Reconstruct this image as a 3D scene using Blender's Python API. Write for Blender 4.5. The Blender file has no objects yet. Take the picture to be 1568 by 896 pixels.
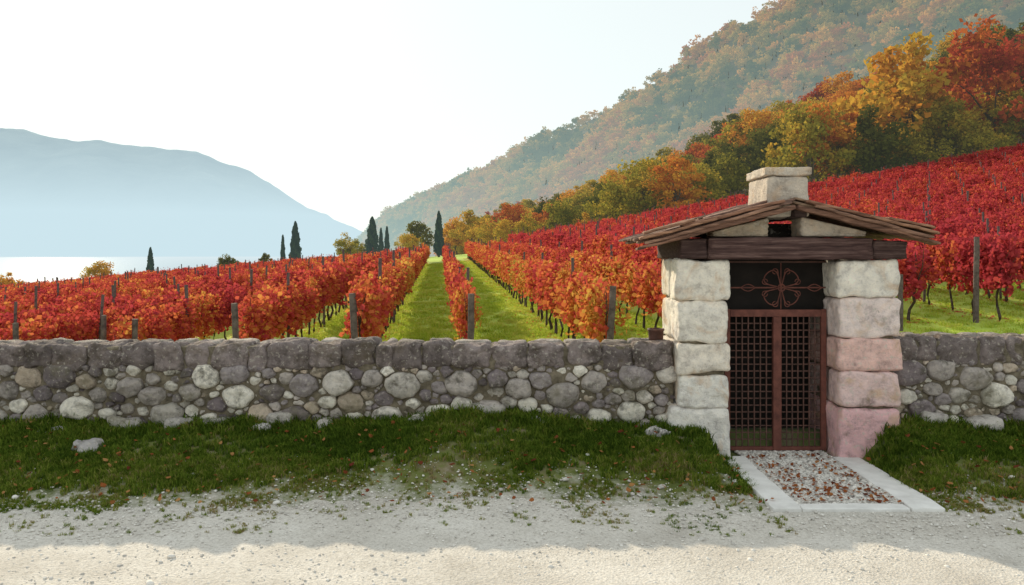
import bpy, bmesh, math, random
import numpy as np
from mathutils import Vector, noise, Matrix
random.seed(7); rng=np.random.default_rng(7)
scene=bpy.context.scene
EYE=2.1
def sstep(a,b,x):
    t=max(0.,min(1.,(x-a)/(b-a))); return t*t*(3-2*t)
def nz(x,y,z=0.): return noise.noise(Vector((x,y,z)))
# ------------------------------------------------------------------ materials
def new_mat(name):
    m=bpy.data.materials.new(name); m.use_nodes=True
    nt=m.node_tree; nt.nodes.clear()
    out=nt.nodes.new('ShaderNodeOutputMaterial')
    return m,nt,out
def N(nt,t,**kw):
    n=nt.nodes.new(t)
    for k,v in kw.items(): setattr(n,k,v)
    return n
def L(nt,a,b): nt.links.new(a,b)
def ramp(nt,stops,fac=None,interp='LINEAR'):
    r=N(nt,'ShaderNodeValToRGB'); r.color_ramp.interpolation=interp
    e=r.color_ramp.elements
    while len(e)<len(stops): e.new(.5)
    for i,(p,c) in enumerate(stops):
        e[i].position=p; e[i].color=(c[0],c[1],c[2],1)
    if fac is not None: L(nt,fac,r.inputs[0])
    return r
def tex(nt,scale,detail=4,rough=.6,coord='Position',dist=0.):
    n=N(nt,'ShaderNodeTexNoise'); n.inputs['Scale'].default_value=scale
    n.inputs['Detail'].default_value=detail; n.inputs['Roughness'].default_value=rough
    n.inputs['Distortion'].default_value=dist
    if coord=='Position':
        g=N(nt,'ShaderNodeNewGeometry'); L(nt,g.outputs['Position'],n.inputs['Vector'])
    else:
        g=N(nt,'ShaderNodeTexCoord'); L(nt,g.outputs['Object'],n.inputs['Vector'])
    return n.outputs['Fac']
def mth(nt,op,a,b=None,clamp=False):
    n=N(nt,'ShaderNodeMath',operation=op,use_clamp=clamp)
    for i,v in enumerate((a,b)):
        if v is None: continue
        if isinstance(v,(int,float)): n.inputs[i].default_value=v
        else: L(nt,v,n.inputs[i])
    return n.outputs[0]
def mrange(nt,v,a,b,c=0.,d=1.):
    mr=N(nt,'ShaderNodeMapRange'); L(nt,v,mr.inputs[0])
    for i,q in enumerate((a,b,c,d)): mr.inputs[i+1].default_value=q
    return mr.outputs[0]
def mixc(nt,fac,a,b,bt='MIX'):
    n=N(nt,'ShaderNodeMix',data_type='RGBA',blend_type=bt)
    for s,v in ((0,fac),(6,a),(7,b)):
        if isinstance(v,(int,float)): n.inputs[s].default_value=v
        elif isinstance(v,tuple): n.inputs[s].default_value=(*v,1)
        else: L(nt,v,n.inputs[s])
    return n.outputs[2]
def bump(nt,h,strength,dist):
    b=N(nt,'ShaderNodeBump'); b.inputs['Strength'].default_value=strength; b.inputs['Distance'].default_value=dist
    L(nt,h,b.inputs['Height']); return b.outputs[0]
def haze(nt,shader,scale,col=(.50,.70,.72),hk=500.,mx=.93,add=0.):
    """haze painted in as emission: grows with distance from the site, thins with height"""
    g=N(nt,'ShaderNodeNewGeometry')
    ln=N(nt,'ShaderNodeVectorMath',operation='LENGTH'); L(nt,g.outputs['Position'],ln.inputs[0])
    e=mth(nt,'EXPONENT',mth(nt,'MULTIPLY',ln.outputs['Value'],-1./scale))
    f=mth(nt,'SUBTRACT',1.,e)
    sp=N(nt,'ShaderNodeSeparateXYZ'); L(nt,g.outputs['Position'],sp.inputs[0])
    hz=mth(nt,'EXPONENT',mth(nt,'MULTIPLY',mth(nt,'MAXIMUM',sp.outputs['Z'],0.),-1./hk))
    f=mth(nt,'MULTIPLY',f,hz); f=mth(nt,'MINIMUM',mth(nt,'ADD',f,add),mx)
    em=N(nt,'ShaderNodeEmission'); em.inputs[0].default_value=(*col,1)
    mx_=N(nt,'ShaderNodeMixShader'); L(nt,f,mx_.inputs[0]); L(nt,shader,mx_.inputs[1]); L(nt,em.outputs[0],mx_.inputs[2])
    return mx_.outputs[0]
def pbsdf(nt,col,rough=.9,normal=None,spec=.3,metal=0.):
    p=N(nt,'ShaderNodeBsdfPrincipled')
    if isinstance(col,tuple): p.inputs['Base Color'].default_value=(*col,1)
    else: L(nt,col,p.inputs['Base Color'])
    p.inputs['Roughness'].default_value=rough; p.inputs['Specular IOR Level'].default_value=spec
    p.inputs['Metallic'].default_value=metal
    if normal is not None: L(nt,normal,p.inputs['Normal'])
    return p.outputs[0]
def leaf_mat(name,stops,vary=.5,trans=.45,inst=True,hz=None,base=.5):
    m,nt,out=new_mat(name)
    lv=N(nt,'ShaderNodeAttribute',attribute_name='lv').outputs['Fac']
    f=mth(nt,'MULTIPLY',mth(nt,'SUBTRACT',lv,.5),vary)
    if inst:
        h=N(nt,'ShaderNodeAttribute',attribute_name='hue',attribute_type='GEOMETRY' if inst=='geo' else 'INSTANCER').outputs['Fac']
        f=mth(nt,'ADD',f,h)
    else: f=mth(nt,'ADD',f,base)
    c=ramp(nt,stops,f).outputs[0]
    d=N(nt,'ShaderNodeBsdfDiffuse'); t=N(nt,'ShaderNodeBsdfTranslucent')
    L(nt,c,d.inputs[0]); L(nt,c,t.inputs[0])
    mx=N(nt,'ShaderNodeMixShader'); mx.inputs[0].default_value=trans
    L(nt,d.outputs[0],mx.inputs[1]); L(nt,t.outputs[0],mx.inputs[2])
    s=mx.outputs[0]
    if hz: s=haze(nt,s,**hz)
    L(nt,s,out.inputs[0]); return m
def simple_mat(name,c1,c2,scale,rough=.9,bs=.4,bd=.01,coord='Position',hz=None,detail=4,spec=.3,metal=0.):
    m,nt,out=new_mat(name)
    t=tex(nt,scale,detail,coord=coord)
    c=ramp(nt,[(.3,c1),(.7,c2)],t).outputs[0]
    s=pbsdf(nt,c,rough,bump(nt,tex(nt,scale*4,detail,coord=coord),bs,bd),spec,metal)
    if hz: s=haze(nt,s,**hz)
    L(nt,s,out.inputs[0]); return m
# ------------------------------------------------------------------ mesh helpers
def link(o): scene.collection.objects.link(o); return o
def mesh_obj(name,verts,faces,mats,midx=None,smooth=False,attr=None,colattr=None,linkit=True):
    me=bpy.data.meshes.new(name)
    me.from_pydata([tuple(v) for v in verts],[],faces)
    for m in mats: me.materials.append(m)
    if midx is not None: me.polygons.foreach_set('material_index',np.asarray(midx,dtype=np.int32))
    if smooth: me.polygons.foreach_set('use_smooth',np.ones(len(me.polygons),dtype=bool))
    if attr is not None:
        a=me.attributes.new('lv','FLOAT','FACE'); a.data.foreach_set('value',np.asarray(attr,dtype=np.float32))
    if colattr is not None:
        a=me.attributes.new('col','FLOAT_COLOR','POINT')
        c=np.ones((len(verts),4),dtype=np.float32); c[:,:3]=np.asarray(colattr); a.data.foreach_set('color',c.ravel())
    me.update()
    o=bpy.data.objects.new(name,me)
    if linkit: link(o)
    return o
class MB:
    def __init__(s): s.v=[];s.f=[];s.m=[];s.c=[];s.l=[]
    def add(s,v,f,mi=0,col=(1,1,1),lv=.5):
        o=len(s.v); s.v.extend([tuple(p) for p in v]); s.f.extend([tuple(i+o for i in q) for q in f])
        s.m.extend([mi]*len(f)); s.c.extend([col]*len(v))
        if isinstance(lv,(float,int)): s.l.extend([lv]*len(f))
        else: s.l.extend(list(lv))
    def obj(s,name,mats,smooth=False,linkit=True,col=True):
        return mesh_obj(name,s.v,s.f,mats,s.m,smooth,s.l,s.c if col else None,linkit)
_cube={}
def cube_template(n):
    if n not in _cube:
        bm=bmesh.new(); bmesh.ops.create_cube(bm,size=2)
        if n: bmesh.ops.subdivide_edges(bm,edges=bm.edges[:],cuts=n,use_grid_fill=True)
        bm.verts.index_update()
        _cube[n]=(np.array([v.co[:] for v in bm.verts]),[tuple(v.index for v in f.verts) for f in bm.faces]); bm.free()
    return _cube[n]
def rbox(x0,x1,y0,y1,z0,z1,r=.03,n=8,amp=.012,freq=5.,seed=0.,lowamp=0.):
    tv,tf=cube_template(n)
    h=np.array([(x1-x0)/2,(y1-y0)/2,(z1-z0)/2]); c=np.array([(x1+x0)/2,(y1+y0)/2,(z1+z0)/2])
    r=min(r,h.min()*.95)
    p=tv*h; inner=np.clip(p,-(h-r),h-r); d=p-inner; ln=np.linalg.norm(d,axis=1)
    k=np.where(ln>1e-9,r/np.maximum(ln,1e-9),0)
    q=inner+d*np.minimum(k,1.)[:,None]
    q=q+c; out=[]
    for a in q:
        v=Vector(a)
        s=noise.noise_vector(v*freq+Vector((seed*3.1,seed*1.7,seed)))*amp
        if amp>.008: s+=noise.noise_vector(v*freq*3.1+Vector((seed*3.1,seed*1.7,seed)))*amp*.4
        if lowamp: s+=noise.noise_vector(v*freq*.35+Vector((seed*2.1,seed,5)))*lowamp
        out.append((v+s)[:])
    return out,tf
def tube(pts,rads,seg=6):
    v=[];f=[]
    for i,(p,r) in enumerate(zip(pts,rads)):
        p=Vector(p)
        a=Vector(pts[min(i+1,len(pts)-1)])-Vector(pts[max(i-1,0)])
        a.normalize(); u=a.orthogonal().normalized() if abs(a.z)>.99 else a.cross(Vector((0,0,1))).normalized(); w=a.cross(u)
        for k in range(seg):
            t=2*math.pi*k/seg; v.append((p+(u*math.cos(t)+w*math.sin(t))*r)[:])
    for i in range(len(pts)-1):
        for k in range(seg):
            a=i*seg+k;b=i*seg+(k+1)%seg; f.append((a,b,b+seg,a+seg))
    f.append(tuple(range(seg))[::-1]); f.append(tuple(range(len(v)-seg,len(v))))
    return v,f
def leaves(centers,size,shape='quad',jit=.4):
    """small leaf faces, random orientation"""
    n=len(centers); c=np.asarray(centers)
    a=rng.normal(size=(n,3)); a/=np.linalg.norm(a,axis=1)[:,None]
    b=rng.normal(size=(n,3)); b-= (a*b).sum(1)[:,None]*a; b/=np.linalg.norm(b,axis=1)[:,None]
    s=size*(1+jit*(rng.random(n)*2-1))[:,None]
    if shape=='quad':
        V=np.stack([c-a*s*.5,c+b*s*.38,c+a*s*.55,c-b*s*.42],1)
        k=4
    else:
        V=np.stack([c-a*s*.45,c-a*s*.1+b*s*.46,c+a*s*.55+b*s*.1,c+a*s*.15-b*s*.46,c-a*s*.3-b*s*.36],1); k=5
    F=np.arange(n*k).reshape(n,k)
    return V.reshape(-1,3).tolist(),[tuple(r) for r in F.tolist()]
def make_instancer(name,pts,rots,scls,hues,pids,protos,realize=False):
    me=bpy.data.meshes.new(name); n=len(pts)
    me.from_pydata([tuple(p) for p in pts],[],[])
    def at(nm,ty,data,key):
        a=me.attributes.new(nm,ty,'POINT'); a.data.foreach_set(key,np.asarray(data,dtype=np.int32 if ty=='INT' else np.float32).ravel())
    at('rot','FLOAT_VECTOR',rots,'vector'); at('scl','FLOAT_VECTOR',scls,'vector'); at('hue','FLOAT',hues,'value'); at('pid','INT',pids,'value')
    o=link(bpy.data.objects.new(name,me))
    col=bpy.data.collections.new(name+'_parts')
    for p in protos: col.objects.link(p)
    ng=bpy.data.node_groups.new(name+'_scatter','GeometryNodeTree')
    ng.interface.new_socket('Geometry',in_out='INPUT',socket_type='NodeSocketGeometry')
    ng.interface.new_socket('Geometry',in_out='OUTPUT',socket_type='NodeSocketGeometry')
    gi=ng.nodes.new('NodeGroupInput'); go=ng.nodes.new('NodeGroupOutput')
    ip=ng.nodes.new('GeometryNodeInstanceOnPoints'); ci=ng.nodes.new('GeometryNodeCollectionInfo')
    ci.inputs['Collection'].default_value=col; ci.inputs['Separate Children'].default_value=True; ci.inputs['Reset Children'].default_value=True
    def na(nm,dt):
        a=ng.nodes.new('GeometryNodeInputNamedAttribute'); a.data_type=dt; a.inputs['Name'].default_value=nm; return a.outputs['Attribute']
    ng.links.new(gi.outputs[0],ip.inputs['Points']); ng.links.new(ci.outputs[0],ip.inputs['Instance'])
    ip.inputs['Pick Instance'].default_value=True
    ng.links.new(na('pid','INT'),ip.inputs['Instance Index'])
    ng.links.new(na('rot','FLOAT_VECTOR'),ip.inputs['Rotation']); ng.links.new(na('scl','FLOAT_VECTOR'),ip.inputs['Scale'])
    if realize:
        rz=ng.nodes.new('GeometryNodeRealizeInstances'); ng.links.new(ip.outputs[0],rz.inputs[0]); ng.links.new(rz.outputs[0],go.inputs[0])
    else: ng.links.new(ip.outputs[0],go.inputs[0])
    md=o.modifiers.new('scatter','NODES'); md.node_group=ng
    return o
# ------------------------------------------------------------------ terrain height
def edge_y(x): return 6.34+.50*math.exp(-((x+.3)/2.1)**2)+.14*nz(x*.9,3.3)+.14*nz(x*4.,8.1)
def H(x,y):
    if y<8.4:
        m=1.
        if 1.6<x<4.: m=1-sstep(1.85,2.12,x)*(1-sstep(3.48,3.8,x))
        return (.29+.12*math.exp(-((x+.35)/.9)**2))*sstep(6.6,8.15,y)*m*(1+.25*nz(x*.9,y,1.))+ (.03*nz(x*2.3,y*2.3)+.012)*sstep(6.5,7.2,y)*m
    xs=min(x,75.)
    f=.1+.024*(y-12)+.085*min(0,xs+3)+.18*max(0,xs+1)*max(0,min(1,(min(y,80)-8)/62))
    if y>12: f+=.06*nz(x*.25,y*.25)
    t=max(sstep(85,350,y),sstep(38,130,-x))
    f=f*(1-t)-20*t
    k=sstep(8.4,9.5,y); f=f*k+.2*(1-k)
    return f
xs=sorted(set([-4000,-2500,-1500,-900,-600,-400,-300,-220,-160]+[round(-120+i*4,2) for i in range(26)]+[round(-20+i*.5,2) for i in range(24)]+[round(-8+i*.12,3) for i in range(134)]+[round(8.1+i*.8,2) for i in range(60)]+[60+i*10 for i in range(15)]+[250,400,700,1200,2500,4000]))
ys=sorted(set([-60,-20,-5]+[round(i*.5,2) for i in range(12)]+[round(6+i*.09,3) for i in range(30)]+[round(8.75+i*.5,2) for i in range(60)]+[round(39+i*1.5,2) for i in range(30)]+[85+i*8 for i in range(30)]+[350,450,700,1200,2500,6000]))
V=[(x,y,H(x,y)) for y in ys for x in xs]; nx=len(xs)
Fc=[(j*nx+i,j*nx+i+1,(j+1)*nx+i+1,(j+1)*nx+i) for j in range(len(ys)-1) for i in range(nx-1)]
m_ground,nt,out=new_mat('ground_grass')
g=N(nt,'ShaderNodeNewGeometry'); sp=N(nt,'ShaderNodeSeparateXYZ'); L(nt,g.outputs['Position'],sp.inputs[0])
t1=tex(nt,3.,5,.7); t2=tex(nt,.35,3); t6=tex(nt,1.7,5,.75); t7=tex(nt,45,3,.8)
near=ramp(nt,[(.3,(.08,.10,.025)),(.5,(.14,.16,.04)),(.62,(.22,.185,.10)),(.78,(.34,.29,.22))],t1).outputs[0]
grv=ramp(nt,[(.3,(.38,.35,.30)),(.55,(.64,.60,.54)),(.7,(.76,.72,.66))],t7).outputs[0]
tf=mth(nt,'ADD',sp.outputs['Y'],mth(nt,'MULTIPLY',mth(nt,'SUBTRACT',t6,.5),1.9))
near=mixc(nt,mrange(nt,tf,6.55,7.05),grv,near)
field=ramp(nt,[(.25,(.30,.42,.05)),(.55,(.44,.54,.08)),(.8,(.50,.46,.15))],mixc(nt,.5,t1,t2)).outputs[0]
c=mixc(nt,mrange(nt,sp.outputs['Y'],9,11),near,field)
s=pbsdf(nt,c,.95,bump(nt,t7,.5,.02),.1)
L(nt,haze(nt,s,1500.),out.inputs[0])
mesh_obj('ground',V,Fc,[m_ground],smooth=True)
# road
m_road,nt,out=new_mat('road_gravel')
a=tex(nt,1.1,4,.65); b=tex(nt,45,4,.8)
c=ramp(nt,[(.3,(.55,.505,.445)),(.5,(.68,.635,.57)),(.75,(.79,.745,.68))],a).outputs[0]
c2=ramp(nt,[(.3,(.62,.6,.57)),(.5,(.95,.95,.95)),(.7,(1.10,1.10,1.10))],b).outputs[0]
c=mixc(nt,1.,c,c2,'MULTIPLY')
vo=N(nt,'ShaderNodeTexVoronoi'); vo.inputs['Scale'].default_value=55; g=N(nt,'ShaderNodeNewGeometry'); L(nt,g.outputs['Position'],vo.inputs['Vector'])
hh=mth(nt,'ADD',mth(nt,'MULTIPLY',b,1.2),vo.outputs['Distance'])
L(nt,pbsdf(nt,c,.95,bump(nt,hh,.6,.01),.15),out.inputs[0])
rx=[-60,-40,-25,-15]+[round(-10+i*.05,3) for i in range(401)]+[15,25,40,60]
V=[];F=[]
K=28
for x in rx:
    e=edge_y(x)-.12+.14*nz(x*7,1.)+.09*nz(x*17,2.)
    for k in range(K):
        y=-12+(e+12)*(1-(1-k/(K-1))**2.2)
        V.append((x,y,H(x,y)+.004+.008*(1-k/(K-1))+(.012*nz(x*1.5,y*1.5)+.006 if y<6. else 0)*sstep(6.,5.,y)))
for i in range(len(rx)-1):
    for k in range(K-1):
        a=i*K+k; F.append((a,a+K,a+K+1,a+1))
mesh_obj('gravel_road',V,F,[m_road],smooth=True)
# lake
m_w,nt,out=new_mat('lake_water')
s=pbsdf(nt,(.10,.16,.19),.12,bump(nt,tex(nt,.15,3),.25,.3),.5)
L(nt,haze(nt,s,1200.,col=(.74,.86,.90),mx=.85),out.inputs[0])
mesh_obj('lake',[(-6000,60,-12),(3000,60,-12),(3000,6500,-12),(-6000,6500,-12)],[(0,1,2,3)],[m_w])
# ------------------------------------------------------------------ hills
def surv(b,d,e): return (b*d,d,EYE+e*d)
def resample(P,n):
    P=np.array(P,float); t=np.linspace(0,len(P)-1,n)
    return np.stack([np.interp(t,np.arange(len(P)),P[:,k]) for k in range(3)],1)
def loft(name,base,ridge,nu,ns,amp,freq,mat,prof=1.,back=.6):
    B=resample(base,nu);R=resample(ridge,nu)
    V=[]
    for i in range(nu):
        for k in range(ns+5):
            if k<=ns:
                s=k/ns; p=B[i]*(1-s)+R[i]*s
                p[2]=B[i][2]+(R[i][2]-B[i][2])*(s**prof)
                w=s*(1.25-s)
            else:
                q=(k-ns)/4; d=R[i]-B[i]; p=R[i]+np.array([d[0]*q,d[1]*q,-(R[i][2]+30)*q*back*1.6]); w=.25
            d=0.
            fr=freq;am=amp
            for o in range(4):
                d+=am*nz(p[0]*fr,p[1]*fr,p[2]*fr*.5+o*7); fr*=2.1; am*=.5
            V.append((p[0],p[1],p[2]+d*min(1,w*1.6)))
    K=ns+5
    F=[(i*K+k,(i+1)*K+k,(i+1)*K+k+1,i*K+k+1) for i in range(nu-1) for k in range(K-1)]
    return mesh_obj(name,V,F,[mat],smooth=True),V,K
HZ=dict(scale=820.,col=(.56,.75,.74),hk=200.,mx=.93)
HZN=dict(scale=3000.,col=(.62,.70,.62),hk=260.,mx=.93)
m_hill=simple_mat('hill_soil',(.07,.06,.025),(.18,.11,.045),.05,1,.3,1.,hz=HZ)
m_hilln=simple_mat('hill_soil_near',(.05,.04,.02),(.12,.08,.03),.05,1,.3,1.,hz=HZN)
m_mtn,nt,out=new_mat('mountain_painted_haze')
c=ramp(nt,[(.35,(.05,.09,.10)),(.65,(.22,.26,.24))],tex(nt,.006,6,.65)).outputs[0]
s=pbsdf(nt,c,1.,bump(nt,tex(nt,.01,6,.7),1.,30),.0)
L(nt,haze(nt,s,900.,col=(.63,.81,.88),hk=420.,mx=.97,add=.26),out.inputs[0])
mr_=[(-1.7,.19),(-1.2,.2),(-.9,.175),(-.72,.165),(-.643,.155),(-.593,.145),(-.544,.1425),(-.515,.143),(-.487,.134),(-.43,.126),(-.397,.124),(-.38,.118),(-.364,.111),(-.327,.101),(-.305,.09),(-.29,.079),(-.257,.058),(-.233,.050),(-.215,.04),(-.192,.030),(-.17,.024),(-.12,.018),(-.05,.015)]
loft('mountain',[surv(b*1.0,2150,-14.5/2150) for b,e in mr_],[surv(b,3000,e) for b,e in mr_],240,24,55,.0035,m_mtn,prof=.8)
far_r=[(-.20,1200,.012),(-.184,1150,.024),(-.151,1050,.049),(-.125,1000,.058),(-.098,950,.070),(-.028,850,.094),(.054,760,.140),(.136,690,.184),(.218,630,.234),(.275,590,.266),(.366,550,.311),(.505,500,.39),(.75,470,.5),(1.08,450,.6)]
far_b=[(-.20,1100),(-.19,1020),(-.16,850),(-.135,760),(-.115,700),(-.06,560),(.02,480),(.1,420),(.18,380),(.25,350),(.34,320),(.5,290),(.75,270),(1.08,260)]
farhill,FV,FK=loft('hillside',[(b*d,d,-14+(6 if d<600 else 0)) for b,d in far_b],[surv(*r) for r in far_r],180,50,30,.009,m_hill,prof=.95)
near_r=[(-.075,300,.004),(-.036,260,.012),(.054,230,.036),(.095,220,.054),(.177,200,.078),(.259,180,.112),(.341,165,.146),(.464,150,.187),(.587,140,.232),(.751,135,.29),(.997,135,.34)]
near_b=[(-.08,140),(-.05,110),(.03,95),(.10,86),(.18,80),(.26,78),(.34,78),(.46,78),(.59,78),(.75,78),(1.0,78)]
nearhill,NV,NK=loft('hillside',[(b*d,d,H(b*d,d)-.8) for b,d in near_b],[surv(*r) for r in near_r],110,26,5.,.03,m_hilln,prof=1.)
# ------------------------------------------------------------------ trees
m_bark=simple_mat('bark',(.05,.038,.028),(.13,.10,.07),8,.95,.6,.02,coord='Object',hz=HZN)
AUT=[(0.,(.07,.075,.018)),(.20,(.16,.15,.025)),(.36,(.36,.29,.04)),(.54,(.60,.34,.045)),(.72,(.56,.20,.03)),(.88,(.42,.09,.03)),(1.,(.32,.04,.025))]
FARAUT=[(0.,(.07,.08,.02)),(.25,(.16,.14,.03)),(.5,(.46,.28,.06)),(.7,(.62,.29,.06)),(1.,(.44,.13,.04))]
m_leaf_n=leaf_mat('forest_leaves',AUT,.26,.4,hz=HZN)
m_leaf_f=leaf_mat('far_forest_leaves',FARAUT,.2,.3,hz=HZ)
def tree(name,h,cr,nclump,nper,lsize,mat,seed,bark=m_bark,zlow=.22,linkit=False,clr=.34,limbs=True):
    global rng
    rng=np.random.default_rng(seed); R=random.Random(seed)
    mb=MB()
    pts=[(0,0,-.6)]
    for i in range(1,7): pts.append((R.uniform(-.03,.03)*h,R.uniform(-.03,.03)*h,h*.66*i/6))
    v,f=tube(pts,[h*.026*(1-.8*i/6) for i in range(7)],7); mb.add(v,f,0)
    cc=(zlow+1)/2*h; ch=(1-zlow)/2*h*.9
    C=[]
    for i in range(nclump):
        d=rng.normal(size=3); d/=np.linalg.norm(d); rr=rng.random()**.4
        z=cc+d[2]*ch*rr; w=1-.35*max(0,(z-cc)/ch)
        p=np.array([d[0]*cr*rr*w,d[1]*cr*rr*w,z]); p*= (1+.12*nz(p[0],p[1],seed)); C.append(p)
        if limbs and i%3==0:
            k=R.randint(2,4); a=Vector(pts[k]); b_=a+(Vector(p)-a)*.8; mid=(a+b_)/2+Vector((0,0,.03*h))
            v,f=tube([a,mid,b_],[h*.009,h*.005,h*.002],5); mb.add(v,f,0)
    for p in C:
        r=cr*clr*R.uniform(.6,1.25)
        d=rng.normal(size=(nper,3)); d/=np.linalg.norm(d,axis=1)[:,None]; d*= (rng.random(nper)**.45)[:,None]*r; d[:,2]*=.75
        v,f=leaves(p+d,lsize); base=R.uniform(.15,.85)
        mb.add(v,f,1,lv=np.clip(base+rng.normal(size=nper)*.18,0,1))
    return mb.obj(name,[bark,mat],linkit=linkit,col=False)
protoN=[tree('broadleaf_%d'%i,8.+i%3,3.1+.3*(i%2),44,70,.34,m_leaf_n,30+i,zlow=.12) for i in range(5)]
protoF=[tree('far_broadleaf_%d'%i,8.,3.6,13,20,1.0,m_leaf_f,60+i,zlow=.05,clr=.44,limbs=False) for i in range(4)]
def scatter_on(V,K,nu,ns,count,smin=0,smax=1.):
    P=[];A=np.array(V).reshape(nu,K,3)
    while len(P)<count:
        u=rng.random()*(nu-1.001); s=(smin+(smax-smin)*rng.random())*ns
        i=int(u);k=int(min(s,K-2)); fu=u-i; fs=s-k
        a=A[i,k]*(1-fu)+A[i+1,k]*fu; b=A[i,k+1]*(1-fu)+A[i+1,k+1]*fu
        wd=np.linalg.norm(A[i+1,k]-A[i,k]); P.append((a*(1-fs)+b*fs,wd))
    wm=max(w for _,w in P)
    return [p for p,w in P if rng.random()<w/wm*1.15]
rng=np.random.default_rng(5)
P=scatter_on(NV,NK,110,26,5200,.0,1.08)
keep=[]
for p in P:
    if len(keep)==0 or np.min(((np.array(keep)-p)[:,:2]**2).sum(1))>3.2**2: keep.append(p)
P=keep
rot=[(0,0,rng.random()*6.28) for p in P]
scl=[]; hue=[]
for p in P:
    s=.55+.55*rng.random()+.12*nz(p[0]*.05,p[1]*.05); s*= .8 if p[0]<30 else 1.
    scl.append((s*1.08,s*1.08,s))
    h=.42+.65*nz(p[0]*.035,p[1]*.035,2.)+.20*rng.normal()+ .20*sstep(25,70,p[0])
    hue.append(max(.02,min(.98,h)))
make_instancer('autumn_forest',[p-np.array([0,0,.4]) for p in P],rot,scl,hue,rng.integers(0,5,len(P)),protoN)
rng=np.random.default_rng(9)
P=scatter_on(FV,FK,180,50,14000,.05,1.04)
rot=[(0,0,rng.random()*6.28) for p in P]
scl=[];hue=[]
for p in P:
    s=.65+1.0*rng.random()**1.6; scl.append((s*1.15,s*1.15,s))
    hue.append(max(.02,min(.98,.55+.7*nz(p[0]*.012,p[1]*.012,p[2]*.02)+.22*rng.normal())))
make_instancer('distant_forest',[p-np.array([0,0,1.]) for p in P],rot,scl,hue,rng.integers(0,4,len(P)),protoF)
def single(name,b,d,e,hue_,wid=1.,seed=1,zl=.12,stops=AUT):
    x=b*d; gz=H(x,d); top=EYE+e*d; h=top-gz
    m=leaf_mat('leaves_%d'%seed,stops,.28,.45,inst=False,base=hue_,hz=HZN)
    o=tree(name,h,h*.42*wid,42,85,max(.12,h*.042),m,seed,zlow=zl,linkit=True)
    o.location=(x,d,gz)
    return o
single('autumn_tree',-.515,68,-.010,.50,1.25,101)
single('autumn_tree',-.208,105,.022,.34,1.0,102)
single('autumn_tree',-.195,112,.016,.25,1.1,103)
single('autumn_tree',-.130,95,.024,.48,1.3,104)
single('autumn_tree',-.118,120,.042,.12,.8,105)
single('autumn_tree',-.070,118,.044,.60,1.,106)
single('autumn_tree',-.052,112,.052,.46,1.,107)
single('autumn_tree',-.03,100,.038,.46,1.1,108)
single('autumn_tree',-.008,92,.040,.48,1.2,109)
single('autumn_tree',.02,90,.045,.40,1.2,110)
single('autumn_tree',.06,88,.065,.26,1.1,111)
single('autumn_tree',.165,84,.125,.34,1.1,112)
single('autumn_tree',.375,82,.18,.34,1.1,113)
single('autumn_tree',.50,84,.27,.54,1.,114)
single('autumn_tree',.545,82,.20,.32,1.,115)
single('autumn_tree',.60,84,.285,.90,1.1,116)
single('autumn_tree',-.31,90,-.002,.15,.8,117)
single('shrub',-.36,80,-.004,.12,1.2,118)
single('shrub',-.635,66,-.026,.6,1.2,119)
CY=[(0.,(.016,.028,.016)),(.5,(.032,.055,.025)),(1.,(.06,.09,.035))]
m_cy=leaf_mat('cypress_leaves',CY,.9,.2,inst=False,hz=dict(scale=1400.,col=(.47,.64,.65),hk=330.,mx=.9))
def cypress(b,d,et,rad,seed):
    global rng; rng=np.random.default_rng(seed)
    x=b*d; gz=H(x,d); h=EYE+et*d-gz; mb=MB()
    v,f=tube([(0,0,-.3),(0,0,h*.5),(0,0,h*.95)],[.14,.09,.02],7); mb.add(v,f,0)
    n=5200; t=rng.random(n)**.85
    pr=rad*np.minimum(1,(t+.02)*6)**.5*np.clip(1-t,0,1)**.55*1.12
    a=rng.random(n)*6.283; rr=pr*(rng.random(n)**.35)*(1+.22*np.sin(a*3+t*22+seed)+.10*np.sin(a*5-t*31))
    c=np.stack([np.cos(a)*rr,np.sin(a)*rr,.25+t*(h-.3)],1)
    v,f=leaves(c,.22,jit=.5); v=np.array(v).reshape(n,4,3); v=c[:,None,:]+(v-c[:,None,:])*np.array([.7,.7,1.6])
    mb.add(v.reshape(-1,3).tolist(),f,1,lv=np.clip(.5+.3*np.sin(a*4+t*17)+.15*rng.normal(size=n),0,1))
    o=mb.obj('cypress_tree',[m_bark,m_cy]); o.location=(x,d,gz); return o
cypress(-.0918,88,.050,.52,1); cypress(-.1754,100,.043,.85,2); cypress(-.1645,108,.029,.34,3); cypress(-.157,108,.031,.36,4)
cypress(-.272,98,.037,.68,5); cypress(-.2877,98,.020,.27,6); cypress(-.454,84,.004,.34,7)
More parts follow.
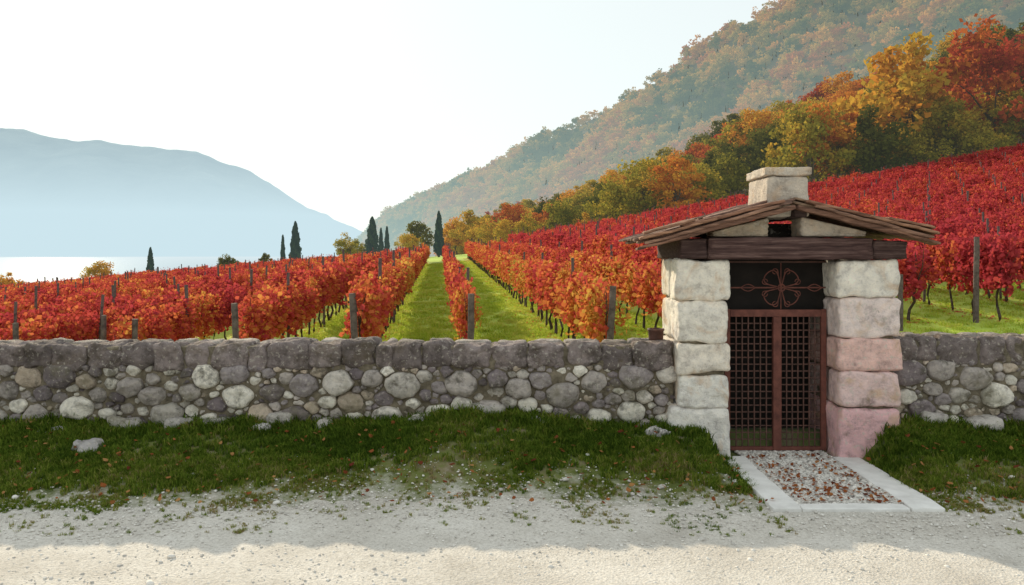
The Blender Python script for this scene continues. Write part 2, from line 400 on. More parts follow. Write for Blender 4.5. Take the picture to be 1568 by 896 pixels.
# ------------------------------------------------------------------ vineyard
rng=np.random.default_rng(11)
VN=[(0.,(.44,.055,.07)),(.3,(.56,.09,.065)),(.55,(.64,.20,.065)),(.78,(.66,.38,.08)),(1.,(.44,.40,.09))]
m_vine=leaf_mat('vine_leaves',VN,.6,.45)
m_vwood=simple_mat('vine_wood',(.04,.028,.022),(.11,.08,.06),20,.95,.6,.01,coord='Object')
def vine(seed,n=1650,ls=.08):
    global rng; rng=np.random.default_rng(seed); R=random.Random(seed); mb=MB()
    for k in (-.45,.45):
        p=[(R.uniform(-.03,.03),k+R.uniform(-.05,.05)*i,-.1+.17*i) for i in range(6)]
        v,f=tube(p,[.035,.03,.026,.024,.022,.02],6); mb.add(v,f,0)
        for q in range(5):
            a=Vector(p[-1]); b=a+Vector((R.uniform(-.12,.12),R.uniform(-.45,.45),R.uniform(.3,.7)))
            v,f=tube([a,(a+b)/2+Vector((0,R.uniform(-.1,.1),0)),b],[.012,.008,.004],4); mb.add(v,f,0)
    for zw in (.78,1.15):
        v,f=tube([(0,-.8,zw),(0,.8,zw)],[.005,.005],4); mb.add(v,f,0)
    ncl=30
    for i in range(ncl):
        # one hanging shoot : a vertical curtain of leaves
        y=-.8+1.6*(i+.5)/ncl+R.uniform(-.05,.05); x=R.gauss(0,.10)
        m=int(n/ncl); z0=R.uniform(.42,.70); z1=R.uniform(1.15,1.5)
        t=rng.random(m); lean=R.uniform(-.2,.2)
        c=np.stack([x+rng.normal(size=m)*.065+.05*np.sin(t*6+i),y+rng.normal(size=m)*.06+lean*t*.5,z0+(z1-z0)*t],1)
        v,f=leaves(c,ls,'leaf'); base=R.uniform(.15,.85)
        mb.add(v,f,1,lv=np.clip(base+rng.normal(size=len(c))*.25,0,1))
    for i in range(7):
        y=R.uniform(-.8,.8); h=R.uniform(1.4,1.68); m=9
        t=rng.random(m); c=np.stack([rng.normal(size=m)*.04,y+rng.normal(size=m)*.04+t*R.uniform(-.1,.1),1.2+(h-1.2)*t],1)
        v,f=leaves(c,ls*.85,'leaf'); mb.add(v,f,1,lv=np.clip(.5+rng.normal(size=m)*.3,0,1))
    m=60; c=np.stack([rng.normal(size=m)*.22,rng.random(m)*1.6-.8,.02+rng.random(m)*.03],1)
    v,f=leaves(c,ls*.8,'leaf'); v=np.array(v); v[:,2]=.02+(v[:,2]-.02)*.3; mb.add(v.tolist(),f,1,lv=rng.random(m))
    return mb.obj('vine_%d'%seed,[m_vwood,m_vine],linkit=False,col=False)
pv=[vine(s) for s in range(200,206)]
rng=np.random.default_rng(12)
SL=-.091; ang=math.atan(-SL)
rows=[(-.63,12.)]+[(-2.32-1.8*k,12.+.3*math.sin(k*2.)) for k in range(22)]+[(1.44,12.)]+[(3.44,13.)]+[(5.44+2.*k,17.4) for k in range(34)]
P=[];R_=[];S=[];Hh=[]
posts=[]
for x0,y0 in rows:
    y=y0+.9; i=0
    yend=72 if x0>-30 else 60
    while y<yend:
        x=x0+SL*(y-12); z=H(x,y)
        dz=(H(x,y+1)-H(x,y-1))/2
        sc=(1.22 if x0>5 else 1.)*(.92+.16*rng.random()); w=1.
        if not(x0==-.63 and y<15.2 and i%2==0):
            P.append((x,y,z))
            flip=rng.random()<.5
            R_.append((-math.atan(dz) if flip else math.atan(dz),0,ang+(math.pi if flip else 0)))
            if x0==-.63: sc*=.88; w=.8
            if x0<-5: sc*=.90
            S.append((w*sc*(.85+.3*rng.random()),1.04,sc))
            hu=.27+.22*nz(x*.13,y*.06)+.10*rng.normal()
            if x0>4: hu=.10+.16*nz(x*.1,y*.05)+.07*rng.normal()
            if abs(x0-1.44)<.1 or abs(x0+2.32)<.1: hu+=.13
            if y<18 and x0<2: hu+=.08
            Hh.append(hu)
        if i%(2 if x0>4 else 3)==1: posts.append((x,y+.8,z,sc))
        y+=1.62; i+=1
make_instancer('grapevine_rows',P,R_,S,Hh,rng.integers(0,6,len(P)),pv)
m_post=simple_mat('weathered_post',(.07,.05,.05),(.20,.155,.14),12,.9,.6,.01,coord='Object')
def post_mesh(name,r,h,seed,linkit):
    mb=MB(); pts=[(.012*nz(i*.7,seed),.012*nz(seed,i*.7),-.35+(h+.35)*i/7) for i in range(8)]
    v,f=tube(pts,[r*(1-.06*i/7)*(1+.1*nz(i*1.3,seed,4)) for i in range(8)],10); mb.add(v,f,0); return mb.obj(name,[m_post],linkit=linkit)
pp=[post_mesh('stake_a',.03,1.72,1,False),post_mesh('stake_b',.036,1.82,2,False)]
make_instancer('vineyard_stakes',[p[:3] for p in posts],[(rng.normal()*.03,rng.normal()*.03,0) for _ in posts],[(1,1,p[3]) for p in posts],[0]*len(posts),rng.integers(0,2,len(posts)),pp)
for (px,py,pt,tilt,r) in [(-2.33,12,1.47,.055,.055),(-.64,12,1.46,-.02,.052),(1.44,12,1.58,-.06,.055),(-4.12,12,1.32,.05,.05),(-5.65,12,1.08,.03,.045),(-6.2,12.1,1.13,.0,.04),(-7.45,12,1.02,.02,.045),
                          (10.25,17.6,2.42,-.01,.06),(8.1,16.6,1.62,0.,.05),(14.,17.4,2.5,.02,.055),(-9.3,12.2,.9,.02,.05)]:
    gz=H(px,py); o=post_mesh('vineyard_post',r,pt-gz,px,True); o.location=(px,py,gz); o.rotation_euler=(0,-tilt,0)
# ------------------------------------------------------------------ grass
rng=np.random.default_rng(15)
m_gb=leaf_mat('bank_grass',[(0.,(.06,.105,.014)),(.4,(.14,.215,.026)),(.7,(.25,.30,.045)),(.88,(.34,.32,.09)),(1.,(.38,.29,.15))],.6,.45,inst='geo')
m_gl=leaf_mat('lane_grass',[(0.,(.28,.40,.04)),(.5,(.50,.60,.07)),(1.,(.62,.57,.15))],.7,.5,inst='geo')
def tuft(name,n,h,spread,mat,seed):
    global rng; rng=np.random.default_rng(seed); mb=MB()
    for i in range(n):
        a=rng.random()*6.28; r=spread*rng.random()**.5; x=math.cos(a)*r;y=math.sin(a)*r
        hh=h*(.4+.8*rng.random()); w=.0035+.003*rng.random(); b=rng.random()*6.28; ln=hh*(.2+.8*rng.random()); dx=math.cos(b)*ln;dy=math.sin(b)*ln
        px,py=-math.sin(b)*w,math.cos(b)*w
        v=[(x-px,y-py,-.01),(x+px,y+py,-.01),(x+px*.8+dx*.4,y+py*.8+dy*.4,hh*.65),(x-px*.8+dx*.4,y-py*.8+dy*.4,hh*.65),(x+dx,y+dy,hh*.95)]
        mb.add(v,[(0,1,2,3),(3,2,4)],0,lv=float(rng.random()))
    return mb.obj(name,[mat],linkit=False,col=False)
tb=[tuft('tuft_%d'%i,24,.055+.012*i,.05,m_gb,300+i) for i in range(4)]
rng=np.random.default_rng(16)
P=[];hu=[];sc=[]
def wallclear(x,y): return not(2.16<x<3.5 or (y>7.95 and 1.6<x<4.0))
while len(P)<22000:
    x=rng.random()*14-7; y=5.85+rng.random()*2.4
    if not wallclear(x,y): continue
    e=edge_y(x); d=y-e
    dens=1. if d>.5 else (.0 if d<-.75 else (.09 if d<-.05 else .25+.75*max(0,d)/.5))
    pn=nz(x*2.2,y*2.2,4.)
    if d<.5: dens*= 2.2 if pn>.08 else .22
    dens*=.30+.85*sstep(-.35,.2,nz(x*1.3,y*2.,9.)) if d>.5 else 1
    if rng.random()>dens: continue
    P.append((x,y,H(x,y))); hu.append(.36+.45*nz(x*1.1,y*1.5,7.)+.16*rng.normal()+.14*(y<7.4)+.2*(d<.4))
    s=.42+.45*rng.random()+.9*sstep(7.7,8.15,y)*rng.random()**1.5; s*=.5 if d<.4 else 1; sc.append((s*1.1,s*1.1,s))
make_instancer('grass_verge',P,[(0,0,rng.random()*6.28) for _ in P],sc,hu,rng.integers(0,4,len(P)),tb,realize=True)
tl=[tuft('lane_tuft_%d'%i,24,.10+.02*i,.10,m_gl,320+i) for i in range(3)]
rng=np.random.default_rng(17)
P=[];hu=[];sc=[]
while len(P)<16000:
    if rng.random()<.78:
        v=15+50*rng.random()**1.5; u=-4.4+8.5*rng.random(); x=u+SL*(v-12); y=v
    else: x=7.5+12*rng.random(); y=10+14*rng.random()
    P.append((x,y,H(x,y))); hu.append(.5+.4*nz(x*.8,y*.8)+.15*rng.normal()); s=.6+.6*rng.random(); sc.append((s*1.3,s*1.3,s*.6))
make_instancer('lane_grass',P,[(0,0,rng.random()*6.28) for _ in P],sc,hu,rng.integers(0,3,len(P)),tl,realize=True)
# pebbles
def peb_mat(nm,at):
    m,nt,out=new_mat(nm)
    h=N(nt,'ShaderNodeAttribute',attribute_name='hue',attribute_type=at).outputs['Fac']
    c=ramp(nt,[(0.,(.26,.24,.22)),(.4,(.55,.515,.47)),(1.,(.84,.80,.74))],h).outputs[0]
    L(nt,pbsdf(nt,c,.9,None,.2),out.inputs[0]); return m
m_peb=peb_mat('pebble','GEOMETRY')
def pebble(seed):
    bm=bmesh.new(); bmesh.ops.create_icosphere(bm,subdivisions=1,radius=1)
    if seed>1: bmesh.ops.subdivide_edges(bm,edges=bm.edges[:],cuts=1)
    for v in bm.verts:
        v.co.normalize(); v.co*=1+.35*noise.noise(v.co*1.1+Vector((seed*5,0,0))); v.co.z*=.62; v.co.x*=1.2
    me=bpy.data.meshes.new('pebble'); bm.to_mesh(me); bm.free(); me.materials.append(m_peb)
    me.polygons.foreach_set('use_smooth',np.ones(len(me.polygons),dtype=bool))
    return bpy.data.objects.new('pebble_%d'%seed,me)
pb=[pebble(i) for i in range(4)]
rng=np.random.default_rng(18); P=[];sc=[];hu=[]
while len(P)<14000:
    x=rng.random()*13-6.5; y=4.2+rng.random()*3.3; d=y-edge_y(x)
    if 2.1<x<3.5 and y>6.4: continue
    if d>.0 and rng.random()>.95*math.exp(-d*1.9): continue
    if d<-.6 and rng.random()>.35: continue
    s=.0035+.009*rng.random()**3
    if rng.random()<.008: s=.012+.014*rng.random()
    P.append((x,y,H(x,y)+.010+s*.2)); sc.append((s,s,s)); hu.append(.30+.65*rng.random())
make_instancer('road_pebbles',P,[(rng.normal()*.2,rng.normal()*.2,rng.random()*6.28) for _ in P],sc,hu,rng.integers(0,4,len(P)),pb,realize=True)
# ------------------------------------------------------------------ gate path
m_conc=simple_mat('pale_kerb_stone',(.68,.66,.63),(.86,.84,.81),6,.9,.3,.006)
mb=MB()
for (a,b_,c_,d_) in [(2.10,2.34,6.42,8.02),(3.22,3.50,6.42,8.02)]:
    v,f=rbox(a,b_,c_,d_,-.1,.035,.012,20,.0078,6.,1.,.012); mb.add(v,f,0)
v,f=rbox(2.345,3.215,6.42,6.56,-.1,.028,.012,14,.005,6.,3.); mb.add(v,f,0)
mb.obj('path_kerb',[m_conc])
m_gp=simple_mat('path_gravel',(.34,.30,.28),(.62,.58,.56),35,.95,.8,.02)
mesh_obj('gate_path',[(2.33,6.5,.014),(3.23,6.5,.014),(3.23,8.4,.014),(2.33,8.4,.014)],[(0,1,2,3)],[m_gp])
P=[];sc=[];hu=[]
for i in range(5400):
    x=2.33+.90*rng.random(); y=6.54+1.76*rng.random(); s=.007+.012*rng.random()
    P.append((x,y,.016+s*.3)); sc.append((s,s,s)); hu.append(.15+.85*rng.random())
make_instancer('path_gravel_stones',P,[(rng.normal()*.3,rng.normal()*.3,rng.random()*6.28) for _ in P],sc,hu,rng.integers(0,4,len(P)),[o.copy() for o in pb],realize=True)
m_fl=leaf_mat('fallen_leaf_mat',[(0.,(.16,.04,.025)),(.5,(.36,.12,.04)),(1.,(.48,.26,.10))],.4,.3)
fl=[]
for s in range(3):
    q=np.array([(-.45,0,0),(-.2,.42,.12),(.2,.35,.0),(.6,0,.1),(.15,-.4,.05),(-.25,-.4,.14)])
    fl.append(mesh_obj('leaf_%d'%s,q*(1+.1*s),[tuple(range(6))],[m_fl],attr=[.5],linkit=False))
rng=np.random.default_rng(19); P=[];sc=[];hu=[]
while len(P)<380:
    x=2.36+.84*rng.random(); y=6.56+1.55*rng.random()
    if rng.random()>.3+1.2*nz(x*3,y*3,2.)+ .3: continue
    P.append((x,y,.04)); s=.018+.022*rng.random(); sc.append((s,s,s)); hu.append(rng.random()*.8)
for i in range(620):
    x=rng.random()*11-5.5; y=6.5+1.65*rng.random()
    if not wallclear(x,y): continue
    P.append((x,y,H(x,y)+.05)); s=.022+.03*rng.random(); sc.append((s,s,s)); hu.append(rng.random())
make_instancer('fallen_leaves',P,[(rng.normal()*.4,rng.normal()*.4,rng.random()*6.28) for _ in P],sc,hu,rng.integers(0,3,len(P)),fl)
# ------------------------------------------------------------------ stone wall
def stone_mat(name,lich=(.07,.065,.055),lo=.50,hi=.62,sc=9.,bs=.6,stain=None,moss=None):
    m,nt,out=new_mat(name)
    col=N(nt,'ShaderNodeAttribute',attribute_name='col').outputs['Color']
    t=tex(nt,sc,5,.75); mott=ramp(nt,[(.3,(.52,.49,.49)),(.48,(.97,.96,.96)),(.70,(1.25,1.22,1.18))],t).outputs[0]
    c=mixc(nt,1.,col,mott,'MULTIPLY')
    t3=tex(nt,sc*.55,5,.75)
    c=mixc(nt,mth(nt,'MULTIPLY',mrange(nt,t3,lo+.03,hi+.03),.8),c,lich)
    if stain:
        t5=tex(nt,3.1,3,.6,dist=1.); c=mixc(nt,mth(nt,'MULTIPLY',mrange(nt,t5,.54,.70),.65),c,stain)
    if moss:
        t5=tex(nt,2.3,4,.7); c=mixc(nt,mth(nt,'MULTIPLY',mrange(nt,t5,.53,.67),.55),c,moss)
    t4=tex(nt,sc*3.,3,.6)
    c=mixc(nt,mth(nt,'MULTIPLY',mrange(nt,t4,.58,.66),.5),c,(.66,.60,.51))
    hgt=mth(nt,'ADD',tex(nt,sc*2.5,5,.8),mth(nt,'MULTIPLY',t,.8))
    L(nt,pbsdf(nt,c,.93,bump(nt,hgt,bs,.03),.2),out.inputs[0]); return m
m_stone=stone_mat('rubble_stone',lich=(.13,.115,.09),bs=1.,moss=(.19,.17,.09))
m_cap=stone_mat('cap_stone',lich=(.085,.068,.055),lo=.42,hi=.60,bs=1.,moss=(.16,.12,.07))
m_mort=simple_mat('earth_mortar',(.09,.074,.05),(.27,.225,.16),14,1.,.9,.02)
m_lime=stone_mat('limestone_block',lich=(.24,.18,.13),lo=.58,hi=.70,sc=6.,bs=1.,stain=(.66,.44,.26))
PAL=[((.70,.64,.57),3.5),((.54,.48,.44),3.5),((.39,.34,.335),3),((.28,.235,.24),2.2),((.93,.87,.76),4.6),((.62,.51,.40),2.2),((.20,.165,.17),1.1)]
def stone_wall(name,x0,x1,yf,seed,z0=.0,z1=.93,top=1.155):
    R=random.Random(seed); mb=MB()
    nxx=int((x1-x0)/.04); nzz=24; VV=[];FF=[]
    for i in range(nxx+1):
        for k in range(nzz+1):
            x=x0+(x1-x0)*i/nxx; z=-.1+(z1+.15)*k/nzz; VV.append((x,yf-.002+.035*nz(x*7,z*7,1),z))
    FF=[(i*(nzz+1)+k,(i+1)*(nzz+1)+k,(i+1)*(nzz+1)+k+1,i*(nzz+1)+k+1) for i in range(nxx) for k in range(nzz)]
    mb.add(VV,FF,1); v2,f2=rbox(x0,x1,yf+.07,yf+.46,-.1,z1+.04,.01,6,0,1,0); mb.add(v2,f2,1)
    AS=1.28
    C=np.zeros((0,3))
    for (cnt,r0,r1) in [(150,.10,.14),(600,.065,.10),(2200,.045,.065),(4000,.025,.042),(2500,.016,.024)]:
        cnt=int(cnt*(x1-x0)/9)
        for _ in range(cnt):
            r=R.uniform(r0,r1); x=R.uniform(x0/AS,x1/AS); z=R.uniform(z0,z1-r*.7)
            if len(C) and (np.hypot(C[:,0]-x,C[:,1]-z)<(C[:,2]+r)*.90).any(): continue
            C=np.vstack([C,[x,z,r]])
    NA=28
    th=np.linspace(0,2*math.pi,NA,endpoint=False); U=np.stack([np.cos(th),np.sin(th)],1)
    for i,(cx,cz,r) in enumerate(C):
        d=C[:,:2]-C[i,:2]; dist=np.hypot(d[:,0],d[:,1]); nb=np.where((dist<r*2.2+.2)&(dist>1e-6))[0]
        rq=R.uniform(1.15,1.5); ph=R.uniform(0,3.14)
        ext=np.full(NA,r*rq)*np.array([1+.22*nz(a[0]*1.6,a[1]*1.6,i*.7) for a in U])*(1+.14*np.cos(2*(th-ph)))
        a0=R.uniform(0,6.28); nf=R.randint(4,6)
        for q in range(nf):      # broken, roughly polygonal outline
            a_=a0+q*6.283/nf+R.uniform(-.35,.35); un=U@np.array([math.cos(a_),math.sin(a_)]); t=r*R.uniform(.9,1.2)
            m=un>.05; ext[m]=np.minimum(ext[m],t/un[m])
        for j in nb:
            n=d[j]/dist[j]; t=(dist[j]**2+r*r-C[j,2]**2)/(2*dist[j]); un=U@n
            m=un>.05; ext[m]=np.minimum(ext[m],np.maximum(t-.003,.008)/un[m])
        up=U[:,1]>.05; ext[up]=np.minimum(ext[up],(z1+.0-cz)/U[up,1])
        ext=.18*np.roll(ext,1)+.64*ext+.18*np.roll(ext,-1)
        pr=min(.085,r*R.uniform(.5,.9)); rings=8; V=[];F=[]
        flat=R.uniform(.3,.65); sh=R.uniform(-.018,.012); tx=R.uniform(-.35,.35);tz=R.uniform(-.3,.2)
        V.append((cx*AS,yf-pr+sh,cz))
        for k in range(1,rings+1):
            a=k/rings*math.pi/2; rf=math.sin(a)**.75; dp=math.cos(a)**flat if k<rings else 0
            for q in range(NA):
                ex=U[q]*ext[q]*rf; x=(cx+ex[0])*AS; z=cz+ex[1]
                nn=noise.noise_vector(Vector((x*9,z*9,i*.3)))*.024*(r/.08)**.5+noise.noise_vector(Vector((x*26,z*26,i*.3)))*.012
                V.append((x+nn.x*.7,yf-pr*dp+sh+.02*(1-dp)+nn.y+dp*(tx*ex[0]+tz*ex[1]),z+nn.z*.7))
        for q in range(NA):
            p=V[1+(rings-1)*NA+q]; V.append((p[0],p[1]+.09,p[2]))
        for q in range(NA): F.append((0,1+(q+1)%NA,1+q))
        for k in range(rings):
            for q in range(NA):
                a=1+k*NA+q;b=1+k*NA+(q+1)%NA; F.append((a,b,b+NA,a+NA))
        F=[tuple(reversed(ff)) for ff in F]
        c=R.choices([p[0] for p in PAL],[p[1] for p in PAL])[0]; g=R.uniform(.8,1.1)
        if cx*AS<-3.2: g*=.84
        mb.add(V,F,0,tuple(ch*g for ch in c))
    x=x0+.2
    while x<x1-.2:
        w=R.uniform(.13,.34); hgt=R.uniform(.10,.17)
        if R.random()<.6:
            zb=H(x,yf-.06)
            v,f=rbox(x,x+w,yf-.14-R.random()*.06,yf+.06,zb-.10,zb+hgt*.9,.06,8,.04,6.,x); g=R.uniform(.65,1.15)
            mb.add(v,f,0,(.66*g,.61*g,.56*g))
        x+=w+R.uniform(.05,.4)
    x=x0
    while x<x1:
        w=R.uniform(.16,.42); w=min(w,x1-x)
        if x1-(x+w)<.12: w=x1-x
        hh=R.uniform(-.02,.012); ov=R.uniform(-.02,.03); zl=z1-.035+R.uniform(-.04,.03)
        v,f=rbox(x-.003,x+w+.003,yf-.04-ov,yf+.25+R.uniform(-.05,.05),zl,top+hh,R.uniform(.035,.06),12,.036,7.,x*3,.03); g=R.uniform(.75,1.3)
        mb.add(v,f,2,(.26*g,.215*g,.205*g))
        v,f=rbox(x+.01+R.uniform(-.05,.05),x+w-.01,yf+.255,yf+.50,z1,top+hh,.045,6,.02,7.,x*3+9); mb.add(v,f,2,(.38*g,.34*g,.30*g))
        x+=w
    v2,f2=rbox(x0,x1,yf+.0,yf+.44,z1,top-.035,.02,30,.012,5,0); mb.add(v2,f2,1)
    return mb.obj(name,[m_stone,m_mort,m_cap],smooth=True)
stone_wall('stone_wall',-9.,1.66,8.2,21)
stone_wall('stone_wall',3.96,9.,8.2,22,z1=.98,top=1.215)
mb=MB()
for (x,y,s,g) in [(-4.05,7.62,.15,.5),(-4.6,7.95,.13,.6),(1.45,7.92,.12,.8),(-2.5,8.0,.12,.65),(-.95,7.98,.1,.6),(.25,8.,.1,.5)]:
    z=H(x,y); v,f=rbox(x-s,x+s,y-s*.7,y+s*.7,z-s*.5,z+s*.5,s*.45,10,s*.28,1.2/s,x,s*.3); mb.add(v,f,0,(g,g*.94,g*.92))
mb.obj('fallen_stones',[m_stone],smooth=True)
# ------------------------------------------------------------------ gatehouse
gh=link(bpy.data.objects.new('stone_gatehouse',None))
def part(o): o.parent=gh; return o
mb=MB()
for (x0,x1,z0,z1,c) in [(1.66,2.20,1.61,2.012,(.92,.86,.75)),(1.67,2.18,1.175,1.60,(.90,.84,.74)),(1.66,2.20,.865,1.168,(.88,.80,.69)),(1.68,2.185,.535,.855,(.88,.84,.77)),(1.585,2.20,-.1,.528,(.84,.80,.74))]:
    v,f=rbox(x0,x1,8.,8.47,z0,z1,.04,18,.020,6.,z0*7,.03); mb.add(v,f,0,c)
    v,f=rbox(x0+.02,x1-.02,8.476,8.96,z0,z1,.035,12,.018,6.,z0*9+2,.02); mb.add(v,f,0,tuple(q*.85 for q in c))
for (x0,x1,z0,z1,c) in [(3.27,3.89,1.63,2.012,(.91,.85,.75)),(3.29,3.92,1.235,1.622,(.88,.74,.69)),(3.28,3.93,.895,1.225,(.84,.56,.50)),(3.31,3.905,.525,.886,(.84,.62,.59)),(3.285,3.90,-.1,.516,(.82,.51,.52))]:
    v,f=rbox(x0,x1,8.,8.47,z0,z1,.04,18,.020,6.,z0*5+31,.03); mb.add(v,f,0,c)
    v,f=rbox(x0+.02,x1-.02,8.476,8.96,z0,z1,.035,12,.018,6.,z0*9+42,.02); mb.add(v,f,0,tuple(q*.85 for q in c))
part(mb.obj('pillars',[m_lime],smooth=True))
mb=MB()
v,f=rbox(1.72,2.15,8.06,8.9,-.1,2.0,.01,4,0,1); mb.add(v,f,0); v,f=rbox(3.34,3.86,8.06,8.9,-.1,2.0,.01,4,0,1); mb.add(v,f,0)
part(mb.obj('pillar_core',[m_mort],smooth=False))
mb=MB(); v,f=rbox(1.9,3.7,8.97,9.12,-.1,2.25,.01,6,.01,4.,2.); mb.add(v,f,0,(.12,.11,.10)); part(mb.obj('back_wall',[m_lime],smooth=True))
mb=MB()
RZ=2.57
def wedge(x0,x1,z0,za,zb,seed,c,y0=8.03,y1=8.35):
    v,f=rbox(x0,x1,y0,y1,z0,z0+1.,.03,12,.012,6.,seed,.01)
    o=[]
    for p in v:
        t=(p[0]-x0)/(x1-x0); top=za+(zb-za)*max(0,min(1,t)); o.append((p[0],p[1],z0+(p[2]-z0)*(top-z0)))
    mb.add(o,f,0,c)
wedge(2.03,2.59,2.25,2.30,2.44,3.,(.52,.43,.32)); wedge(2.92,3.58,2.25,2.45,2.30,5.,(.62,.53,.43))
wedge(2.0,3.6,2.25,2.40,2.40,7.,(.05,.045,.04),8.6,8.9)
part(mb.obj('gable_stones',[m_lime],smooth=True))
mb=MB()
v,f=rbox(2.56,2.99,8.0,8.64,2.44,2.855,.03,14,.016,7.,9.,.015); mb.add(v,f,0,(.58,.51,.43))
v,f=rbox(2.54,3.01,7.98,8.66,2.86,2.95,.018,14,.010,7.,11.); mb.add(v,f,0,(.62,.55,.46))
part(mb.obj('chimney',[m_lime],smooth=True))
def wood_mat(name,c1,c2,c3,ax=(1.2,22,22)):
    m,nt,out=new_mat(name)
    tc=N(nt,'ShaderNodeTexCoord'); mp=N(nt,'ShaderNodeMapping'); L(nt,tc.outputs['Object'],mp.inputs[0]); mp.inputs['Scale'].default_value=ax
    n=N(nt,'ShaderNodeTexNoise'); n.inputs['Scale'].default_value=1.5; n.inputs['Detail'].default_value=5; n.inputs['Roughness'].default_value=.7; L(nt,mp.outputs[0],n.inputs['Vector'])
    c=ramp(nt,[(.3,c1),(.5,c2),(.72,c3)],n.outputs['Fac']).outputs[0]
    col=N(nt,'ShaderNodeAttribute',attribute_name='col').outputs['Color']; c=mixc(nt,1.,c,col,'MULTIPLY')
    L(nt,pbsdf(nt,c,.9,bump(nt,n.outputs['Fac'],.9,.02),.2),out.inputs[0]); return m
m_wood=wood_mat('old_oak',(.03,.018,.017),(.09,.056,.05),(.20,.14,.12))
m_roof=wood_mat('roof_boards',(.07,.046,.036),(.22,.14,.105),(.44,.30,.22))
mb=MB()
v,f=rbox(1.965,3.605,7.95,8.22,2.02,2.238,.02,22,.012,5.,4.,.012); mb.add(v,f,0,(1.1,1,1))
v,f=rbox(1.68,1.955,7.97,9.2,2.02,2.225,.02,12,.016,5.,6.); mb.add(v,f,0,(.8,.75,.75))
v,f=rbox(3.615,3.96,7.97,9.2,2.02,2.21,.02,12,.016,5.,8.); mb.add(v,f,0,(.9,.85,.85))
v,f=rbox(2.80,2.93,7.90,9.2,2.43,2.52,.02,8,.01,5.,9.); mb.add(v,f,0,(.6,.6,.6))
v,f=rbox(2.0,3.6,8.9,9.15,2.02,2.238,.02,8,.010,5.,4.,.006); mb.add(v,f,0,(.6,.6,.6))
part(mb.obj('lintel_beams',[m_wood],smooth=True))
mb=MB(); R=random.Random(3)
RX=2.79
def slope_board(side,s0,s1,y0,y1,off,th,seed,col,skew=0.):
    if side<0: ex,rz,ez=1.30,RZ,2.18
    else: ex,rz,ez=4.12,RZ,2.23
    a=math.atan2(rz-ez,abs(ex-RX))+skew
    v,f=rbox(s0,s1,y0,y1,off,off+th,min(.014,th*.4),14,.010,6.,seed,.014)
    o=[]
    for p in v:
        s=p[0];h=p[2]; x=RX+side*(s*math.cos(a)+h*math.sin(a)); z=rz-s*math.sin(a)+h*math.cos(a); o.append((x,p[1],z))
    ff=f if side>0 else [tuple(reversed(q)) for q in f]
    mb.add(o,ff,0,col)
LS={-1:math.hypot(1.49,.39),1:math.hypot(1.33,.34)}
for side in (-1,1):
    Lg=LS[side]; y=7.84; k=0
    while y<9.3:
        w=R.uniform(.13,.22); g=R.uniform(.7,1.2); cl=(g,g*R.uniform(.88,1),g*R.uniform(.82,1))
        slope_board(side,R.uniform(-.02,.03),Lg+R.uniform(-.07,.06),y,y+w-.006,0,.035,k+side*50,cl)
        slope_board(side,R.uniform(.4,.5),Lg+R.uniform(-.0,.09),y+.03,y+w+.01,.038,.028,k+side*70,cl)
        slope_board(side,R.uniform(-.03,.0),.55*Lg,y+.02,y+w,.04+.03*(k%2),.026,k+side*90,cl)
        y+=w; k+=1
    slope_board(side,.02,Lg*.97,7.79,7.90,-.055,.05,side*5,(.80,.66,.6))
    slope_board(side,.18,Lg*1.0,7.765,7.88,.0,.034,side*6,(1.15,1.,.92),.01)
    slope_board(side,.10,Lg*.74,7.78,7.90,.035,.034,side*7,(1.,.78,.68),-.012)
    slope_board(side,.52*Lg,Lg*1.03,7.75,7.9,.04,.03,side*8,(1.4,1.15,.95),.0)
    slope_board(side,.70*Lg,Lg*1.06,7.77,7.95,-.03,.028,side*9,(1.1,.9,.8),.012)
    slope_board(side,.66*Lg,Lg*.99,7.77,7.95,.072,.026,side*10,(1.2,1.,.85),-.01)
part(mb.obj('roof',[m_roof],smooth=True))
m_rust=simple_mat('rusty_steel',(.10,.035,.027),(.20,.07,.05),12,.75,.3,.004)
m_iron=simple_mat('dark_iron',(.06,.032,.025),(.13,.06,.045),15,.7,.3,.004)
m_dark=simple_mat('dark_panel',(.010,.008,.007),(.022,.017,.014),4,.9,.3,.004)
mb=MB()
def bx(x0,x1,y0,y1,z0,z1,mi):
    v,f=rbox(x0,x1,y0,y1,z0,z1,.003,1,0,1,0); mb.add(v,f,mi)
bx(2.215,2.27,8.28,8.32,.03,1.5,0); bx(3.215,3.27,8.28,8.32,.03,1.5,0)
bx(2.272,3.213,8.278,8.322,1.42,1.495,0); bx(2.715,2.80,8.27,8.325,.03,1.418,0)
bx(2.272,2.713,8.28,8.32,.03,.07,0); bx(2.802,3.213,8.28,8.32,.03,.07,0)
for (a,b_) in [(2.272,2.713),(2.802,3.213)]:
    n=6
    for i in range(1,n+1):
        x=a+(b_-a)*i/(n+1); bx(x-.007,x+.007,8.293,8.305,.07,1.42,1)
    for k in range(1,19):
        z=.07+1.35*k/19; bx(a,b_,8.306,8.316,z-.007,z+.007,1)
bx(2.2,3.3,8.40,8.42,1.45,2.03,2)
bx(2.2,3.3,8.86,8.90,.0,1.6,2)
bx(2.22,3.27,8.30,8.315,1.714,1.730,0); bx(2.22,3.27,8.30,8.32,1.98,2.0,1)
cx,cz=2.80,1.722
def loop(pts,r): 
    v,f=tube(pts,[r]*len(pts),6); mb.add(v,f,0)
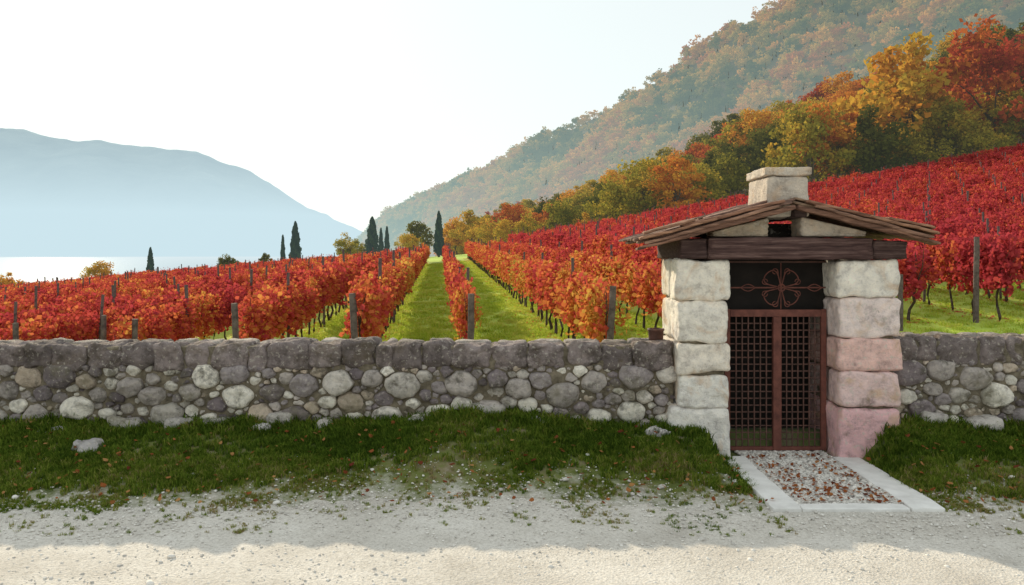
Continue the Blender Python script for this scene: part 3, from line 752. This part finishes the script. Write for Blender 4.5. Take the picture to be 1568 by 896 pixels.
for k in range(4):
    a=k*math.pi/2+math.pi/4
    pts=[]
    for i in range(25):
        t=i/24*2*math.pi; u=.105-.105*math.cos(t); w=.062*math.sin(t)*(1.15-math.cos(t))*.9
        pts.append((cx+math.cos(a)*u-math.sin(a)*w,8.285,cz+math.sin(a)*u+math.cos(a)*w))
    loop(pts,.006)
    a+=math.pi/4
    for sg in (-1,1):
        pts=[]
        for i in range(20):
            t=i/19
            if t<.6: u=.02+.20*t/.6*.75; w=sg*.035*math.sin(t/.6*math.pi/2)
            else:
                q=(t-.6)/.4*math.pi*1.5; u=.17+.028*math.sin(q); w=sg*(.035+.028-.028*math.cos(q))
            pts.append((cx+math.cos(a)*u-math.sin(a)*w,8.282,cz+math.sin(a)*u+math.cos(a)*w))
        loop(pts,.005)
loop([(cx+.035*math.cos(t/12*6.283),8.275,cz+.035*math.sin(t/12*6.283)) for t in range(13)],.008)
for sx in (-1,1):
    for q in (-1,1):
        loop([(cx+sx*(.27+.15*i/10),8.285,cz+q*(.035*math.sin(i/10*3.14))) for i in range(11)],.005)
bx(2.795,2.805,8.29,8.30,1.5,1.98,0)
o=mb.obj('iron_gate',[m_rust,m_iron,m_dark])
mb=MB(); prof=[(.0,.06),(.005,.075),(.03,.078),(.10,.082),(.105,.09),(.125,.09),(.125,.07),(.06,.065)]
V=[];F=[];n=20
for z,r in prof:
    for k in range(n): V.append((r*math.cos(k/n*6.2832),r*math.sin(k/n*6.2832),z))
for i in range(len(prof)-1):
    for k in range(n): a=i*n+k;b=i*n+(k+1)%n; F.append((a,b,b+n,a+n))
F.append(tuple(range(n))[::-1]); F.append(tuple(range(len(V)-n,len(V))))
mb.add(V,F,0); o=mb.obj('metal_pot',[m_iron],smooth=True); o.location=(1.53,8.47,1.155)
# ------------------------------------------------------------------ light, sky, camera
EL=math.radians(21); AZ=math.radians(-30)
w=bpy.data.worlds.new('World'); scene.world=w; w.use_nodes=True
nt=w.node_tree; nt.nodes.clear()
sky=nt.nodes.new('ShaderNodeTexSky'); sky.sky_type='NISHITA'; sky.sun_disc=False
sky.sun_elevation=EL; sky.sun_rotation=AZ; sky.air_density=1.; sky.dust_density=1.2; sky.ozone_density=1.5
bg=nt.nodes.new('ShaderNodeBackground'); bg.inputs[1].default_value=.15
# milky sky, lifted by a constant added to fill the shade; soft brightness shoulder
ad=mixc(nt,1.,sky.outputs[0],(3.9,3.45,2.9),'ADD')
den=mixc(nt,1.,ad,(2.6,2.6,2.6),'ADD')
q=mixc(nt,1.,ad,den,'DIVIDE')
ad=mixc(nt,1.,q,(7.9,8.5,8.35),'MULTIPLY')
o_=nt.nodes.new('ShaderNodeOutputWorld'); nt.links.new(ad,bg.inputs[0]); nt.links.new(bg.outputs[0],o_.inputs[0])
sd=Vector((math.sin(AZ)*math.cos(EL),math.cos(AZ)*math.cos(EL),math.sin(EL)))
sl=bpy.data.lights.new('sun','SUN'); sl.energy=4.8; sl.angle=math.radians(.6); sl.color=(1,.86,.64)
so=link(bpy.data.objects.new('sun',sl)); so.rotation_euler=sd.to_track_quat('Z','Y').to_euler()
cam=bpy.data.cameras.new('camera'); co=link(bpy.data.objects.new('camera',cam))
co.location=(0,0,EYE); co.rotation_euler=(math.radians(90),0,0); cam.lens=28.; cam.sensor_width=36; cam.shift_y=-63/1568; cam.clip_end=20000
scene.camera=co
scene.view_settings.view_transform='Standard'; scene.view_settings.look='None'; scene.view_settings.exposure=0
